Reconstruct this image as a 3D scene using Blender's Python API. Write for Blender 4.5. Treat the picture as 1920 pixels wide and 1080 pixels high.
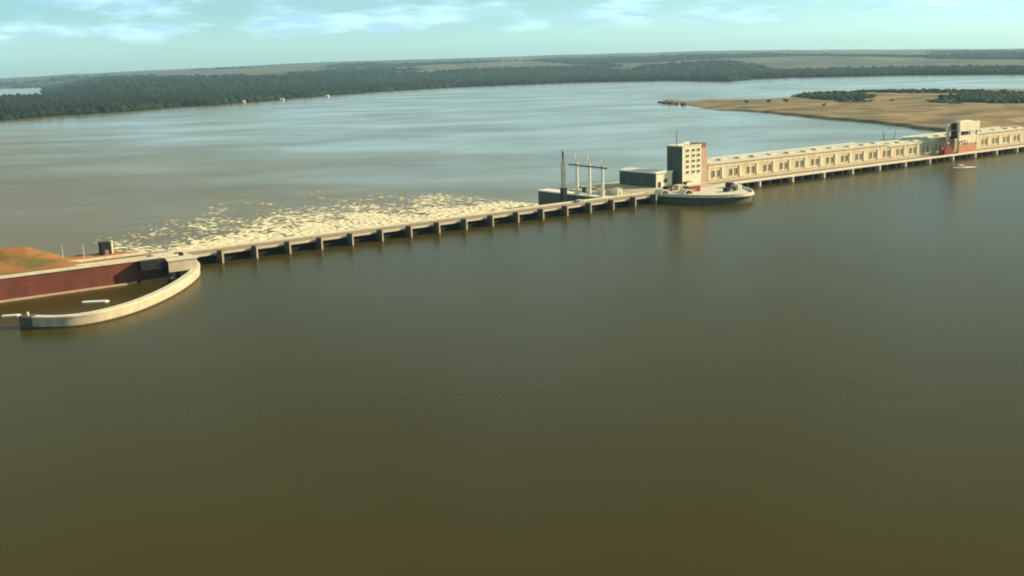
import bpy, bmesh, math, random
import numpy as np
from mathutils import Vector, Matrix, noise
R_ = math.radians
random.seed(7); rng = np.random.default_rng(7)
S = bpy.context.scene
for o in list(bpy.data.objects): bpy.data.objects.remove(o)

# ------------------------------------------------------------------ camera
CAMH = 98.35
RV = np.array([0.99959127, -0.00569202, -0.02801593])
UV = np.array([0.02858831, 0.19902177, 0.97957799])
FV = np.array([0.0, 0.97997854, -0.19910315])
cam_d = bpy.data.cameras.new('camera'); cam = bpy.data.objects.new('camera', cam_d)
S.collection.objects.link(cam)
cam_d.sensor_width = 36; cam_d.lens = 2059 / 1920 * 36; cam_d.clip_start = 1; cam_d.clip_end = 120000
M = Matrix(((RV[0], UV[0], -FV[0], 0), (RV[1], UV[1], -FV[1], 0), (RV[2], UV[2], -FV[2], CAMH), (0, 0, 0, 1)))
cam.matrix_world = M
S.camera = cam
S.view_settings.view_transform = 'Standard'; S.view_settings.look = 'None'
S.view_settings.exposure = 0.8; S.view_settings.gamma = 1
try: S.cycles.filter_width = 1.9
except Exception: pass
try:
    S.cycles.volume_bounces = 1; S.cycles.max_bounces = 6
except Exception: pass

# ------------------------------------------------------------------ world and sun
SUN_AZ = math.atan2(1.0, 0.22); SUN_EL = R_(24)
W = bpy.data.worlds.new('World'); S.world = W; W.use_nodes = True
nt = W.node_tree; N = nt.nodes; L = nt.links; N.clear()
out = N.new('ShaderNodeOutputWorld'); bg = N.new('ShaderNodeBackground')
sky = N.new('ShaderNodeTexSky'); sky.sky_type = 'NISHITA'; sky.sun_disc = False
sky.sun_elevation = SUN_EL; sky.sun_rotation = SUN_AZ
sky.altitude = 100; sky.air_density = 1.0; sky.dust_density = 0.6; sky.ozone_density = 1.0
tint = N.new('ShaderNodeMix'); tint.data_type = 'RGBA'; tint.blend_type = 'MULTIPLY'; tint.inputs[0].default_value = 1
L.new(sky.outputs[0], tint.inputs[6])
tc = N.new('ShaderNodeTexCoord'); mp = N.new('ShaderNodeMapping'); mp.inputs['Scale'].default_value = (12, 12, 60)
L.new(tc.outputs['Generated'], mp.inputs[0])
cn = N.new('ShaderNodeTexNoise'); cn.inputs['Scale'].default_value = 1.0; cn.inputs['Detail'].default_value = 6; cn.inputs['Roughness'].default_value = 0.55
L.new(mp.outputs[0], cn.inputs[0])
cr = N.new('ShaderNodeMapRange'); cr.inputs[1].default_value = 0.45; cr.inputs[2].default_value = 0.58; L.new(cn.outputs[0], cr.inputs[0])
sx = N.new('ShaderNodeSeparateXYZ'); L.new(tc.outputs['Generated'], sx.inputs[0])
hzr = N.new('ShaderNodeMapRange'); hzr.inputs[1].default_value = 0.0; hzr.inputs[2].default_value = 0.17; L.new(sx.outputs[2], hzr.inputs[0])
tcol = N.new('ShaderNodeValToRGB'); L.new(hzr.outputs[0], tcol.inputs[0]); rp0 = tcol.color_ramp; rp0.interpolation = 'EASE'
rp0.elements[0].position = .08; rp0.elements[0].color = (1.02, 1.72, 2.25, 1)
rp0.elements[1].position = 1.0; rp0.elements[1].color = (.88, .85, .42, 1)
e0 = rp0.elements.new(.33); e0.color = (.84, 1.36, 1.70, 1)
L.new(tcol.outputs[0], tint.inputs[7])
el = N.new('ShaderNodeMapRange'); el.inputs[1].default_value = 0.024; el.inputs[2].default_value = 0.033; L.new(sx.outputs[2], el.inputs[0])
mm = N.new('ShaderNodeMath'); mm.operation = 'MULTIPLY'; L.new(cr.outputs[0], mm.inputs[0]); L.new(el.outputs[0], mm.inputs[1])
m2 = N.new('ShaderNodeMath'); m2.operation = 'MULTIPLY'; m2.inputs[1].default_value = 0.7; L.new(mm.outputs[0], m2.inputs[0])
cn2 = N.new('ShaderNodeTexNoise'); cn2.inputs['Scale'].default_value = 1.9; cn2.inputs['Detail'].default_value = 4
L.new(mp.outputs[0], cn2.inputs[0])
cc = N.new('ShaderNodeMix'); cc.data_type = 'RGBA'
cc.inputs[6].default_value = (5.2, 8.4, 11.0, 1); cc.inputs[7].default_value = (8.0, 12.6, 12.8, 1)
crr = N.new('ShaderNodeMapRange'); crr.inputs[1].default_value = 0.42; crr.inputs[2].default_value = 0.6; L.new(cn2.outputs[0], crr.inputs[0])
L.new(crr.outputs[0], cc.inputs[0])
mx = N.new('ShaderNodeMix'); mx.data_type = 'RGBA'
L.new(m2.outputs[0], mx.inputs[0]); L.new(tint.outputs[2], mx.inputs[6]); L.new(cc.outputs[2], mx.inputs[7])
L.new(mx.outputs[2], bg.inputs[0]); bg.inputs[1].default_value = 0.06
L.new(bg.outputs[0], out.inputs[0])
sd = bpy.data.lights.new('sun', 'SUN'); sd.energy = 5.0; sd.angle = R_(0.6); sd.color = (1.0, 0.80, 0.53)
so = bpy.data.objects.new('sun', sd); S.collection.objects.link(so)
sv = Vector((math.sin(SUN_AZ) * math.cos(SUN_EL), math.cos(SUN_AZ) * math.cos(SUN_EL), math.sin(SUN_EL)))
so.rotation_euler = sv.to_track_quat('Z', 'Y').to_euler(); so.location = (0, 0, 300)

# ------------------------------------------------------------------ materials
MATS = {}
def mat(name, col, col2=None, scale=0.3, rough=0.85, metal=0.0, spec=0.12, stretch=(1, 1, 1), detail=5, bump=0.0, lo=0.35, hi=0.65, coords='Object'):
    m = bpy.data.materials.new(name); m.use_nodes = True; n = m.node_tree.nodes; l = m.node_tree.links
    b = n['Principled BSDF']; b.inputs['Roughness'].default_value = rough; b.inputs['Metallic'].default_value = metal
    b.inputs['Specular IOR Level'].default_value = spec
    c2 = col2 or tuple(c * 0.72 for c in col)
    t = n.new('ShaderNodeTexCoord'); mpn = n.new('ShaderNodeMapping'); mpn.inputs['Scale'].default_value = stretch
    no = n.new('ShaderNodeTexNoise'); no.inputs['Scale'].default_value = scale; no.inputs['Detail'].default_value = detail
    no.inputs['Roughness'].default_value = 0.6
    r = n.new('ShaderNodeMapRange'); r.inputs[1].default_value = lo; r.inputs[2].default_value = hi
    x = n.new('ShaderNodeMix'); x.data_type = 'RGBA'; x.inputs[6].default_value = (*c2, 1); x.inputs[7].default_value = (*col, 1)
    l.new(t.outputs[coords], mpn.inputs[0]); l.new(mpn.outputs[0], no.inputs[0]); l.new(no.outputs[0], r.inputs[0]); l.new(r.outputs[0], x.inputs[0])
    l.new(x.outputs[2], b.inputs['Base Color'])
    if bump:
        bp = n.new('ShaderNodeBump'); bp.inputs['Strength'].default_value = 0.6; bp.inputs['Distance'].default_value = bump
        l.new(no.outputs[0], bp.inputs['Height']); l.new(bp.outputs[0], b.inputs['Normal'])
    MATS[name] = m; return m
concrete = mat('concrete', (.52, .44, .31), (.38, .32, .22), 0.25, .9, stretch=(1, 1, .35))
concrete_old = mat('old concrete', (.40, .33, .24), (.26, .21, .15), 0.3, .9, stretch=(1, 1, .3))
concrete_pale = mat('pale concrete', (.66, .60, .45), (.52, .46, .33), 0.35, .85)
plaster = mat('cream plaster', (.66, .57, .37), (.50, .41, .26), 0.22, .85, stretch=(1, 1, .22))
plaster_pale = mat('pale plaster', (.74, .70, .52), (.64, .59, .42), 0.2, .85)
pinkish = mat('pinkish concrete', (.52, .38, .27), (.44, .31, .21), 0.3)
roofing = mat('roof membrane', (.58, .57, .46), (.45, .44, .36), 0.12, .8)
white_roof = mat('white roof sheet', (.80, .76, .66), (.66, .63, .55), 0.3, .6)
redrock = mat('red brown wall', (.19, .06, .044), (.12, .043, .032), 0.12, .95, stretch=(1, 1, .5))
dark_steel = mat('dark steel', (.035, .036, .036), (.022, .022, .024), 0.8, .6, metal=.3)
grey_steel = mat('grey steel', (.26, .25, .21), (.18, .17, .15), 0.8, .6, metal=.2)
void_m = mat('black shaded steel', (.016, .015, .015), (.010, .010, .011), .8, .8)  # near-black colour stands for the shade under the decks
white_steel = mat('white painted steel', (.78, .75, .64), (.62, .59, .50), 0.6, .5)
glass = mat('window glass', (.085, .085, .07), (.05, .055, .05), 0.5, .15, spec=.5)
red_paint = mat('red painted steel', (.30, .055, .03), (.18, .03, .02), 0.7, .6)
orange_paint = mat('orange painted steel', (.58, .27, .16), (.48, .20, .11), 0.7, .6)
brick = mat('reddish brick', (.34, .13, .09), (.24, .09, .065), 0.8, .9)
asphalt = mat('asphalt', (.30, .25, .18), (.24, .20, .14), 0.2, .95, stretch=(.2, 1, 1))
rockm = mat('dark rock', (.075, .055, .045), (.045, .033, .028), 0.5, .95)
darkwall = mat('dark green panel and shade', (.075, .10, .085), (.055, .075, .066), 0.2, .8)  # also gives the unlit sides of hall and tower their painted shade
yardm = mat('bare earth', (.38, .150, .052), (.16, .125, .045), 0.07, .97, detail=9, lo=.42, hi=.58)
trunkm = mat('bark', (.09, .065, .045))

def principled(m): return m.node_tree.nodes['Principled BSDF']
def foliage_mat(name, c1, c2):
    m = mat(name, c1, c2, 0.0032, .95, spec=.1, detail=10, lo=.4, hi=.6, coords='Object'); return m
leaf_far = foliage_mat('far foliage', (.021, .034, .017), (.008, .017, .011))
leaf = foliage_mat('foliage', (.045, .062, .026), (.018, .032, .014))

def water_mat(name, c1, c2, scale, stretch, rough, ripple, spec=.5, lo=.35, hi=.65, ior=1.33, rough2=None, bumps=((.35, .12), (.06, .35))):
    m = mat(name, c1, c2, scale, rough, spec=spec, stretch=stretch, detail=4, lo=lo, hi=hi)
    n = m.node_tree.nodes; l = m.node_tree.links; b = principled(m); b.inputs['IOR'].default_value = ior; b.inputs['Specular Tint'].default_value = (1, .96, .78, 1)
    t = [q for q in n if q.type == 'TEX_COORD'][0]
    prev = None
    for sc, dist in bumps:
        no = n.new('ShaderNodeTexNoise'); no.inputs['Scale'].default_value = sc; no.inputs['Detail'].default_value = 3
        bp = n.new('ShaderNodeBump'); bp.inputs['Strength'].default_value = ripple; bp.inputs['Distance'].default_value = dist
        l.new(t.outputs['Object'], no.inputs[0]); l.new(no.outputs[0], bp.inputs['Height'])
        if prev: l.new(prev.outputs[0], bp.inputs['Normal'])
        prev = bp
    l.new(prev.outputs[0], b.inputs['Normal'])
    if rough2 is not None:
        r = [q for q in n if q.type == 'MAP_RANGE'][0]
        k = n.new('ShaderNodeMapRange'); k.inputs[3].default_value = rough2; k.inputs[4].default_value = rough
        l.new(r.outputs[0], k.inputs[0]); l.new(k.outputs[0], b.inputs['Roughness'])
    return m
reservoir_m = water_mat('reservoir water', (.050, .041, .006), (.043, .035, .005), .004, (1, 1, 1), .24, .4, spec=.2, ior=1.2)
river_m = water_mat('river water', (.23, .19, .10), (.12, .10, .05), .0035, (.8, 1.25, 1), .12, .30, spec=.5, lo=.36, hi=.66, rough2=.22)
# silt laden, churned water downstream of the dam clears gradually towards the far bank
_n = river_m.node_tree.nodes; _l = river_m.node_tree.links; _b = principled(river_m)
_t = [q for q in _n if q.type == 'TEX_COORD'][0]; _s = _n.new('ShaderNodeSeparateXYZ'); _l.new(_t.outputs['Object'], _s.inputs[0])
_w = _n.new('ShaderNodeTexNoise'); _w.inputs['Roughness'].default_value = .62; _w.inputs['Scale'].default_value = .0036; _w.inputs['Detail'].default_value = 6; _mp = _n.new('ShaderNodeMapping'); _mp.inputs['Scale'].default_value = (.8, 1.7, 1)
_l.new(_t.outputs['Object'], _mp.inputs[0]); _l.new(_mp.outputs[0], _w.inputs[0])
_y = _n.new('ShaderNodeMath'); _y.operation = 'MULTIPLY_ADD'; _y.inputs[1].default_value = 1500; _l.new(_w.outputs[0], _y.inputs[0])
_x = _n.new('ShaderNodeMath'); _x.operation = 'MULTIPLY_ADD'; _x.inputs[1].default_value = 1.2; _l.new(_s.outputs[0], _x.inputs[0]); _l.new(_s.outputs[1], _x.inputs[2]); _l.new(_x.outputs[0], _y.inputs[2])
_r = _n.new('ShaderNodeMapRange'); _r.inputs[1].default_value = 1050; _r.inputs[2].default_value = 2050; _l.new(_y.outputs[0], _r.inputs[0])
_c = _n.new('ShaderNodeMix'); _c.data_type = 'RGBA'; _c.inputs[6].default_value = (.150, .118, .058, 1); _l.new(_r.outputs[0], _c.inputs[0])
_l.new(_b.inputs['Base Color'].links[0].from_socket, _c.inputs[7]); _l.new(_c.outputs[2], _b.inputs['Base Color'])
_q = _n.new('ShaderNodeMix'); _q.inputs[2].default_value = .38; _l.new(_r.outputs[0], _q.inputs[0]); _l.new(_b.inputs['Roughness'].links[0].from_socket, _q.inputs[3]); _l.new(_q.outputs[0], _b.inputs['Roughness'])
foam_m = mat('white water', (.82, .73, .48), (.155, .125, .065), .6, .7, detail=6, lo=.44, hi=.60, bump=.6)

# ------------------------------------------------------------------ frames and helpers
A0 = np.array([-153.722, 574.382]); ANG = R_(37.157067)
UD = np.array([math.cos(ANG), math.sin(ANG)]); ND = np.array([-UD[1], UD[0]])
def loc(s, t, z=0):
    p = A0 + UD * s + ND * t; return (float(p[0]), float(p[1]), float(z))
def st_of(x, y):
    d = np.stack([np.asarray(x) - A0[0], np.asarray(y) - A0[1]], -1); return d @ UD, d @ ND
def unproj(px, py, z):
    v = FV * 2059 + RV * (px - 960) + UV * (540 - py); k = (z - CAMH) / v[2]; return v * k + np.array([0, 0, CAMH])
def thing(name, label, cat, s=0, t=0, z=0, group=None, rot=ANG, world=None):
    o = bpy.data.objects.new(name, None); S.collection.objects.link(o); o.empty_display_size = 1
    o.location = world if world is not None else loc(s, t, z); o.rotation_euler = (0, 0, rot)
    o['label'] = label; o['category'] = cat
    if group: o['group'] = group
    return o
def link(name, me, m, parent=None, location=None, rot=None):
    o = bpy.data.objects.new(name, me); S.collection.objects.link(o)
    if m: me.materials.append(m)
    if parent: o.parent = parent
    if location is not None: o.location = location
    if rot is not None: o.rotation_euler = (0, 0, rot)
    return o
class MB:
    def __init__(s): s.v = []; s.f = []
    def add(s, vs, fs):
        k = len(s.v); s.v += [tuple(map(float, v)) for v in vs]; s.f += [tuple(i + k for i in f) for f in fs]; return s
    def box(s, x0, x1, y0, y1, z0, z1):
        return s.add([(x0, y0, z0), (x1, y0, z0), (x1, y1, z0), (x0, y1, z0), (x0, y0, z1), (x1, y0, z1), (x1, y1, z1), (x0, y1, z1)],
                     [(0, 3, 2, 1), (4, 5, 6, 7), (0, 1, 5, 4), (1, 2, 6, 5), (2, 3, 7, 6), (3, 0, 4, 7)])
    def prism(s, pts, z0, z1):
        n = len(pts); area = sum(pts[i][0] * pts[(i + 1) % n][1] - pts[(i + 1) % n][0] * pts[i][1] for i in range(n))
        if area < 0: pts = pts[::-1]
        return s.add([(x, y, z0) for x, y in pts] + [(x, y, z1) for x, y in pts],
                     [tuple(range(n))[::-1], tuple(range(n, 2 * n))] + [(i, (i + 1) % n, n + (i + 1) % n, n + i) for i in range(n)])
    def bar(s, a, b, w, w2=None, n=6):
        a = Vector(a); b = Vector(b); d = (b - a).normalized(); w2 = w if w2 is None else w2
        p = d.orthogonal().normalized(); q = d.cross(p); vs = []
        for c, r in ((a, w), (b, w2)):
            for i in range(n):
                an = 2 * math.pi * i / n; vs.append(c + p * (r * math.cos(an)) + q * (r * math.sin(an)))
        return s.add(vs, [tuple(range(n))[::-1], tuple(range(n, 2 * n))] + [(i, (i + 1) % n, n + (i + 1) % n, n + i) for i in range(n)])
    def beam(s, a, b, w):
        return s.bar(a, b, w * .7, n=4)
    def strip(s, pts, w, z0, z1):
        # constant-width wall along a polyline in plan
        P = [Vector((x, y)) for x, y in pts]; Lf = []; Rt = []
        for i, p in enumerate(P):
            d = ((P[min(i + 1, len(P) - 1)] - p).normalized() + (p - P[max(i - 1, 0)]).normalized()).normalized()
            nn = Vector((-d.y, d.x)) * w / 2; Lf.append(p + nn); Rt.append(p - nn)
        n = len(P); vs = []
        for a, b in zip(Lf, Rt): vs += [(a.x, a.y, z0), (b.x, b.y, z0), (a.x, a.y, z1), (b.x, b.y, z1)]
        fs = [(0, 2, 3, 1), (4 * n - 4, 4 * n - 3, 4 * n - 1, 4 * n - 2)]
        for i in range(n - 1):
            k = 4 * i; fs += [(k, k + 4, k + 6, k + 2), (k + 1, k + 3, k + 7, k + 5), (k + 2, k + 6, k + 7, k + 3), (k, k + 1, k + 5, k + 4)]
        return s.add(vs, fs)
    def build(s, name, m, parent=None, bevel=0, **k):
        me = bpy.data.meshes.new(name); me.from_pydata(s.v, [], s.f)
        bm = bmesh.new(); bm.from_mesh(me); bmesh.ops.recalc_face_normals(bm, faces=bm.faces)
        if bevel: bmesh.ops.bevel(bm, geom=list(bm.edges), offset=bevel, segments=1, affect='EDGES')
        bm.to_mesh(me); bm.free()
        return link(name, me, m, parent, **k)
def box(name, m, parent, *b, bevel=0): return MB().box(*b).build(name, m, parent, bevel=bevel)
def dup(o, parent, loc_):
    c = o.copy(); S.collection.objects.link(c); c.parent = parent; c.location = loc_; return c
def dup_tree(o, parent, loc_):
    c = dup(o, parent, loc_)
    for ch in list(o.children):
        d = ch.copy(); S.collection.objects.link(d); d.parent = c
    return c
def np_mesh(name, v, f, smooth=False):
    me = bpy.data.meshes.new(name); v = np.asarray(v, np.float32); f = np.asarray(f, np.int32); k = f.shape[1]
    me.vertices.add(len(v)); me.vertices.foreach_set('co', v.ravel())
    me.loops.add(f.size); me.loops.foreach_set('vertex_index', f.ravel())
    me.polygons.add(len(f)); me.polygons.foreach_set('loop_start', np.arange(0, f.size, k, dtype=np.int32))
    me.polygons.foreach_set('loop_total', np.full(len(f), k, np.int32))
    if smooth: me.polygons.foreach_set('use_smooth', np.ones(len(f), bool))
    me.update(); me.validate(); return me
def grid_faces(nx, ny):
    i = np.arange(nx - 1)[:, None]; j = np.arange(ny - 1)[None, :]; a = (i * ny + j).ravel()
    return np.stack([a, a + ny, a + ny + 1, a + 1], -1)
# cheap vectorised value noise
def vnoise(x, y, seed=0):
    xi = np.floor(x).astype(np.int64); yi = np.floor(y).astype(np.int64); fx = x - xi; fy = y - yi
    fx = fx * fx * (3 - 2 * fx); fy = fy * fy * (3 - 2 * fy)
    def h(a, b):
        n = (a * 374761393 + b * 668265263 + seed * 974634777) & 0xffffffff
        n = ((n ^ (n >> 13)) * 1274126177) & 0xffffffff; return ((n ^ (n >> 16)) & 0xffff) / 65535.
    return (h(xi, yi) * (1 - fx) + h(xi + 1, yi) * fx) * (1 - fy) + (h(xi, yi + 1) * (1 - fx) + h(xi + 1, yi + 1) * fx) * fy
def fbm(x, y, o=4, seed=0):
    a = 0; w = .5; tot = 0
    for k in range(o): a = a + w * vnoise(x * 2 ** k, y * 2 ** k, seed + k); tot += w; w *= .5
    return a / tot
def sm(x, a, b):
    t = np.clip((x - a) / (b - a), 0, 1); return t * t * (3 - 2 * t)

# ------------------------------------------------------------------ the setting: water
def plane(name, m, z, s0, s1, t0, t1):
    o = MB().add([(s0, t0, 0), (s1, t0, 0), (s1, t1, 0), (s0, t1, 0)], [(0, 1, 2, 3)]).build(name, m, None, location=loc(0, 0, z), rot=ANG)
    o['kind'] = 'structure'; return o
plane('reservoir_water', reservoir_m, 0, -2600, 2600, -2600, 16)
rv = MB().add([(-30000, 200, 0), (30000, 200, 0), (30000, 30000, 0), (-30000, 30000, 0)], [(0, 1, 2, 3)]).build('river_water', river_m, None, location=(0, 0, -10))
rv['kind'] = 'structure'

# far bank: polar height field
line = lambda x: 121.5 - .0286 * (x - 960)
def azr(px, py, z=-9):
    p = unproj(px, py, z); return math.atan2(p[0], p[1]), math.hypot(p[0], p[1])
shore = [azr(*q) for q in [(-500, 262), (-250, 243), (0, 226), (80, 219), (150, 214.5), (250, 208), (330, 200.5), (400, 197), (520, 187), (600, 180), (700, 172.5), (850, 163.5), (1000, 157.5), (1100, 154), (1250, 151), (1330, 152), (1365, 152.5), (1410, 148), (1500, 145), (1700, 141), (1920, 139), (2300, 136), (2700, 132)]]
SA = np.array([q[0] for q in shore]); SR = np.array([q[1] for q in shore])
RX = np.array([-600, 0, 250, 400, 640, 960, 1100, 1330, 1600, 1920, 2600]); RE = np.array([0, 0, 4.8, 9, 13.2, 13.5, 14.5, 13.9, 8, 1.5, 1])
RA = np.arctan((RX - 960) / 2059 / math.cos(R_(11.5)))
Rr = 21000.
def wood_f(az, r):
    rs = np.interp(az, SA, SR); x = r * np.sin(az); y = r * np.cos(az)
    inv = 1e5 * (1 / rs - 1 / r)          # grows with picture height above the shore
    px = 960 + 2059 * np.tan(az) * math.cos(R_(11.5))
    lim = np.interp(px, [-400, 0, 150, 400, 700, 1000, 1200, 1400, 1920], [25, 25, 24, 15, 8.5, 6, 5, 5, 4])
    n = fbm(x / 700, y / 1400, 4, 3)
    n2 = fbm(x / 1500, y / 3500, 4, 11)
    near = 1 - sm(inv / lim, .75, 1.25)
    w = np.clip(near + (n - .5) * 1.1 * sm(inv / lim, .12, .6), 0, 1)
    far = sm(n2, .52, .60) * .9
    return np.maximum(w, far * sm(inv / lim, .9, 1.2))
def far_z(az, r):
    rs = np.interp(az, SA, SR) * (1 + .006 * (fbm(az * 120, az * 0, 3, 5) - .5))
    x = r * np.sin(az); y = r * np.cos(az); d = r - rs
    e = np.interp(az, RA, RE) + (fbm(az * 30, az * 0, 4, 9) - .5) * 2.2
    zt = CAMH + Rr * e / 2059
    z = -14 + np.clip(d * .12 + 5, 0, 10)
    f = np.clip((r - rs - 1500) / (Rr - rs - 1500), 0, 1.1)
    roll = (fbm(x / 1800, y / 2600, 4, 21) - .45) * 42 * sm(f, 0, .35) * (1 - .5 * sm(f, .7, 1))
    lake = sm(np.degrees(az), -21.6, -23.0 - 0 * r) * sm(r, 6800, 7600) * (1 - sm(r, 13500, 15500))
    low = sm(np.degrees(az), -19.5, -22.5) * (1 - sm(r, 13500, 17500)); roll = roll * (1 - .9 * low)
    zz = z + (1 - low) * (zt + 4) * f ** .8 * np.clip(f * 6, 0, 1) + roll
    zz = np.where(d > 300, np.maximum(zz, -6), zz)
    return zz * (1 - lake) + (-14) * lake
na, nr = 620, 240
az = np.linspace(R_(-38), R_(38), na); q = np.linspace(0, 1, nr)
AZ, Q = np.meshgrid(az, q, indexing='ij')
rs_ = np.interp(AZ, SA, SR) * .985
RR = 1 / ((1 / rs_) * (1 - Q) + (1 / 22500.) * Q)
Z = far_z(AZ, RR)
v = np.stack([RR * np.sin(AZ), RR * np.cos(AZ), Z], -1).reshape(-1, 3)
me = np_mesh('far_bank', v, grid_faces(na, nr)[:, ::-1], True)
at = me.attributes.new('wood', 'FLOAT', 'POINT'); at.data.foreach_set('value', wood_f(AZ, RR).astype(np.float32).ravel())
fm = mat('far land', (.155, .14, .10), (.055, .065, .048), .0022, .97, detail=6, stretch=(1, .45, 1), lo=.38, hi=.62, spec=.1)
n = fm.node_tree.nodes; l = fm.node_tree.links; b = principled(fm)
atn = n.new('ShaderNodeAttribute'); atn.attribute_name = 'wood'
mxw = n.new('ShaderNodeMix'); mxw.data_type = 'RGBA'; mxw.inputs[7].default_value = (.016, .027, .016, 1)
src = b.inputs['Base Color'].links[0].from_socket
l.new(atn.outputs['Fac'], mxw.inputs[0]); l.new(src, mxw.inputs[6]); l.new(mxw.outputs[2], b.inputs['Base Color'])
fb = link('far_bank_ground', me, fm); fb['kind'] = 'structure'

# blob templates for tree crowns: jittered, lumpy
def blob_templates(k, sub, seed):
    outv = []; fs = None
    for i in range(k):
        bm = bmesh.new(); bmesh.ops.create_icosphere(bm, subdivisions=sub, radius=1)
        for vv in bm.verts:
            nn = noise.noise(vv.co * 1.7 + Vector((i * 9.1 + seed, 3, 1))) * .55 + random.uniform(-.16, .16)
            vv.co *= 1 + nn
            if vv.co.z < -.35: vv.co.z = -.35
        bm.verts.ensure_lookup_table(); outv.append(np.array([vv.co[:] for vv in bm.verts]))
        fs = np.array([[vv.index for vv in f.verts] for f in bm.faces]); bm.free()
    return outv, fs
T1, F1 = blob_templates(6, 1, 1)
def scatter(name, m, P, Rad, Hgt, T=T1, F=F1):
    P = np.asarray(P); k = len(T); vs = []; fs = []; off = 0; nv = len(T[0])
    an = rng.uniform(0, 6.28, len(P)); ti = rng.integers(0, k, len(P))
    TT = np.stack(T)[ti]; c = np.cos(an)[:, None]; s_ = np.sin(an)[:, None]
    X = (TT[..., 0] * c - TT[..., 1] * s_) * Rad[:, None] + P[:, 0:1]; Y = (TT[..., 0] * s_ + TT[..., 1] * c) * Rad[:, None] + P[:, 1:2]
    Zz = (TT[..., 2] + .35) * Hgt[:, None] / 1.35 + P[:, 2:3]
    V = np.stack([X, Y, Zz], -1).reshape(-1, 3); FF = (F[None] + (np.arange(len(P)) * nv)[:, None, None]).reshape(-1, 3)
    me = np_mesh(name, V, FF); o = link(name, me, m); o['kind'] = 'stuff'; return o
# riverside forest on the far bank
NF = 52000
a_ = rng.uniform(R_(-32), R_(32), NF); qq = rng.uniform(0, 1, NF) ** 1.25
rs_ = np.interp(a_, SA, SR) * 1.002; r_ = 1 / ((1 / rs_) * (1 - qq) + qq / 17000.)
keep = wood_f(a_, r_) > rng.uniform(.42, .62, NF)
a_ = a_[keep]; r_ = r_[keep]; z_ = far_z(a_, r_); k2 = z_ > -11; a_ = a_[k2]; r_ = r_[k2]; z_ = z_[k2]
sz = rng.uniform(.65, 1.35, len(a_))
rad = (5 + r_ / 1000 * 2.2) * sz; hg = np.minimum(10 + r_ / 1000 * .5, 16) * rng.uniform(.45, 1.6, len(a_)) + 2
scatter('riverside_forest', leaf_far, np.stack([r_ * np.sin(a_), r_ * np.cos(a_), z_ - 1], -1), rad, hg)
# the dense fringe along the waterline
NE = 2600
a_ = np.linspace(R_(-30), R_(30), NE) + rng.uniform(-.0003, .0003, NE); r_ = np.interp(a_, SA, SR) * 1.004 + 70 + rng.uniform(0, 90, NE)
gap = fbm(a_ * 60, a_ * 0, 3, 31) > .40; a_ = a_[gap]; r_ = r_[gap]
scatter('shoreline_thicket', leaf_far, np.stack([r_ * np.sin(a_), r_ * np.cos(a_), far_z(a_, r_) - 2], -1), 5 + r_ / 900 * rng.uniform(.7, 1.4, len(a_)), rng.uniform(7, 15, len(a_)))

# peninsula: height field cut by its shoreline
PEN = [(1231, 191), (1290, 197), (1330, 203.5), (1345, 206.5), (1430, 210.5), (1480, 216), (1560, 224), (1640, 231), (1700, 238), (1760, 245), (1790, 248), (1850, 255), (1900, 268), (2000, 290), (2150, 310), (2900, 310), (2900, 168), (2300, 166),
       (1920, 169), (1840, 168.5), (1760, 170.5), (1690, 169), (1600, 172.5), (1510, 174.5), (1490, 179), (1486, 184), (1440, 186.5), (1340, 188), (1290, 189.5), (1255, 186), (1238, 188)]
PP = np.array([unproj(x, y, -9)[:2] for x, y in PEN])
def sdf(x, y, P):
    d = np.full(x.shape, 1e9); ins = np.zeros(x.shape, bool)
    for i in range(len(P)):
        a, b2 = P[i], P[(i + 1) % len(P)]; e = b2 - a
        t = np.clip(((x - a[0]) * e[0] + (y - a[1]) * e[1]) / (e @ e), 0, 1)
        d = np.minimum(d, np.hypot(x - a[0] - t * e[0], y - a[1] - t * e[1]))
        c = ((a[1] > y) != (b2[1] > y)); xx = (b2[0] - a[0]) * (y - a[1]) / (b2[1] - a[1] + 1e-12) + a[0]; ins ^= c & (x < xx)
    return np.where(ins, d, -d)
na, nr = 640, 300
az = np.linspace(R_(6.5), R_(38), na); q = np.linspace(0, 1, nr); AZ, Q = np.meshgrid(az, q, indexing='ij')
RR = 1 / ((1 / 1120.) * (1 - Q) + Q / 4300.); X = RR * np.sin(AZ); Y = RR * np.cos(AZ)
D = sdf(X, Y, PP) + (fbm(X / 60, Y / 60, 3, 40) - .5) * 14 + (fbm(X / 170, Y / 260, 3, 41) - .5) * 40 * sm(Y, 1500, 1900)
def pen_z(X, Y, D):
    base = np.where(X + Y * .15 < 950, 1.6, 5.2); base = 1.6 + 3.6 * sm(X, 420, 560)
    bp = [unproj(x_, y_, -6)[:2] for x_, y_ in ((1830, 233), (1870, 230), (1920, 224), (2000, 214), (2100, 200))]; ex = 0
    for a_1, b_1 in zip(bp, bp[1:]):
        e = b_1 - a_1; tt = np.clip(((X - a_1[0]) * e[0] + (Y - a_1[1]) * e[1]) / (e @ e), 0, 1); ex = np.maximum(ex, 6 * np.clip(1 - np.hypot(X - a_1[0] - tt * e[0], Y - a_1[1] - tt * e[1]) / 16, 0, 1))
    return ex - 12 + np.clip(D * .55 + 2.2, 0, 1 + base) + (fbm(X / 90, Y / 90, 4, 50) - .5) * 2.6 * sm(D, 6, 40) + (fbm(X / 420, Y / 420, 3, 51) - .5) * 4 * sm(D, 30, 120)
Z = pen_z(X, Y, D)
S_, T_ = st_of(X, Y); Z = np.where(T_ < 70, -13, Z)
me = np_mesh('peninsula', np.stack([X, Y, Z], -1).reshape(-1, 3), grid_faces(na, nr)[:, ::-1], True)
pm = mat('dry grass', (.31, .215, .105), (.11, .092, .048), .011, .97, detail=10, lo=.40, hi=.60, spec=.1)
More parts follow.
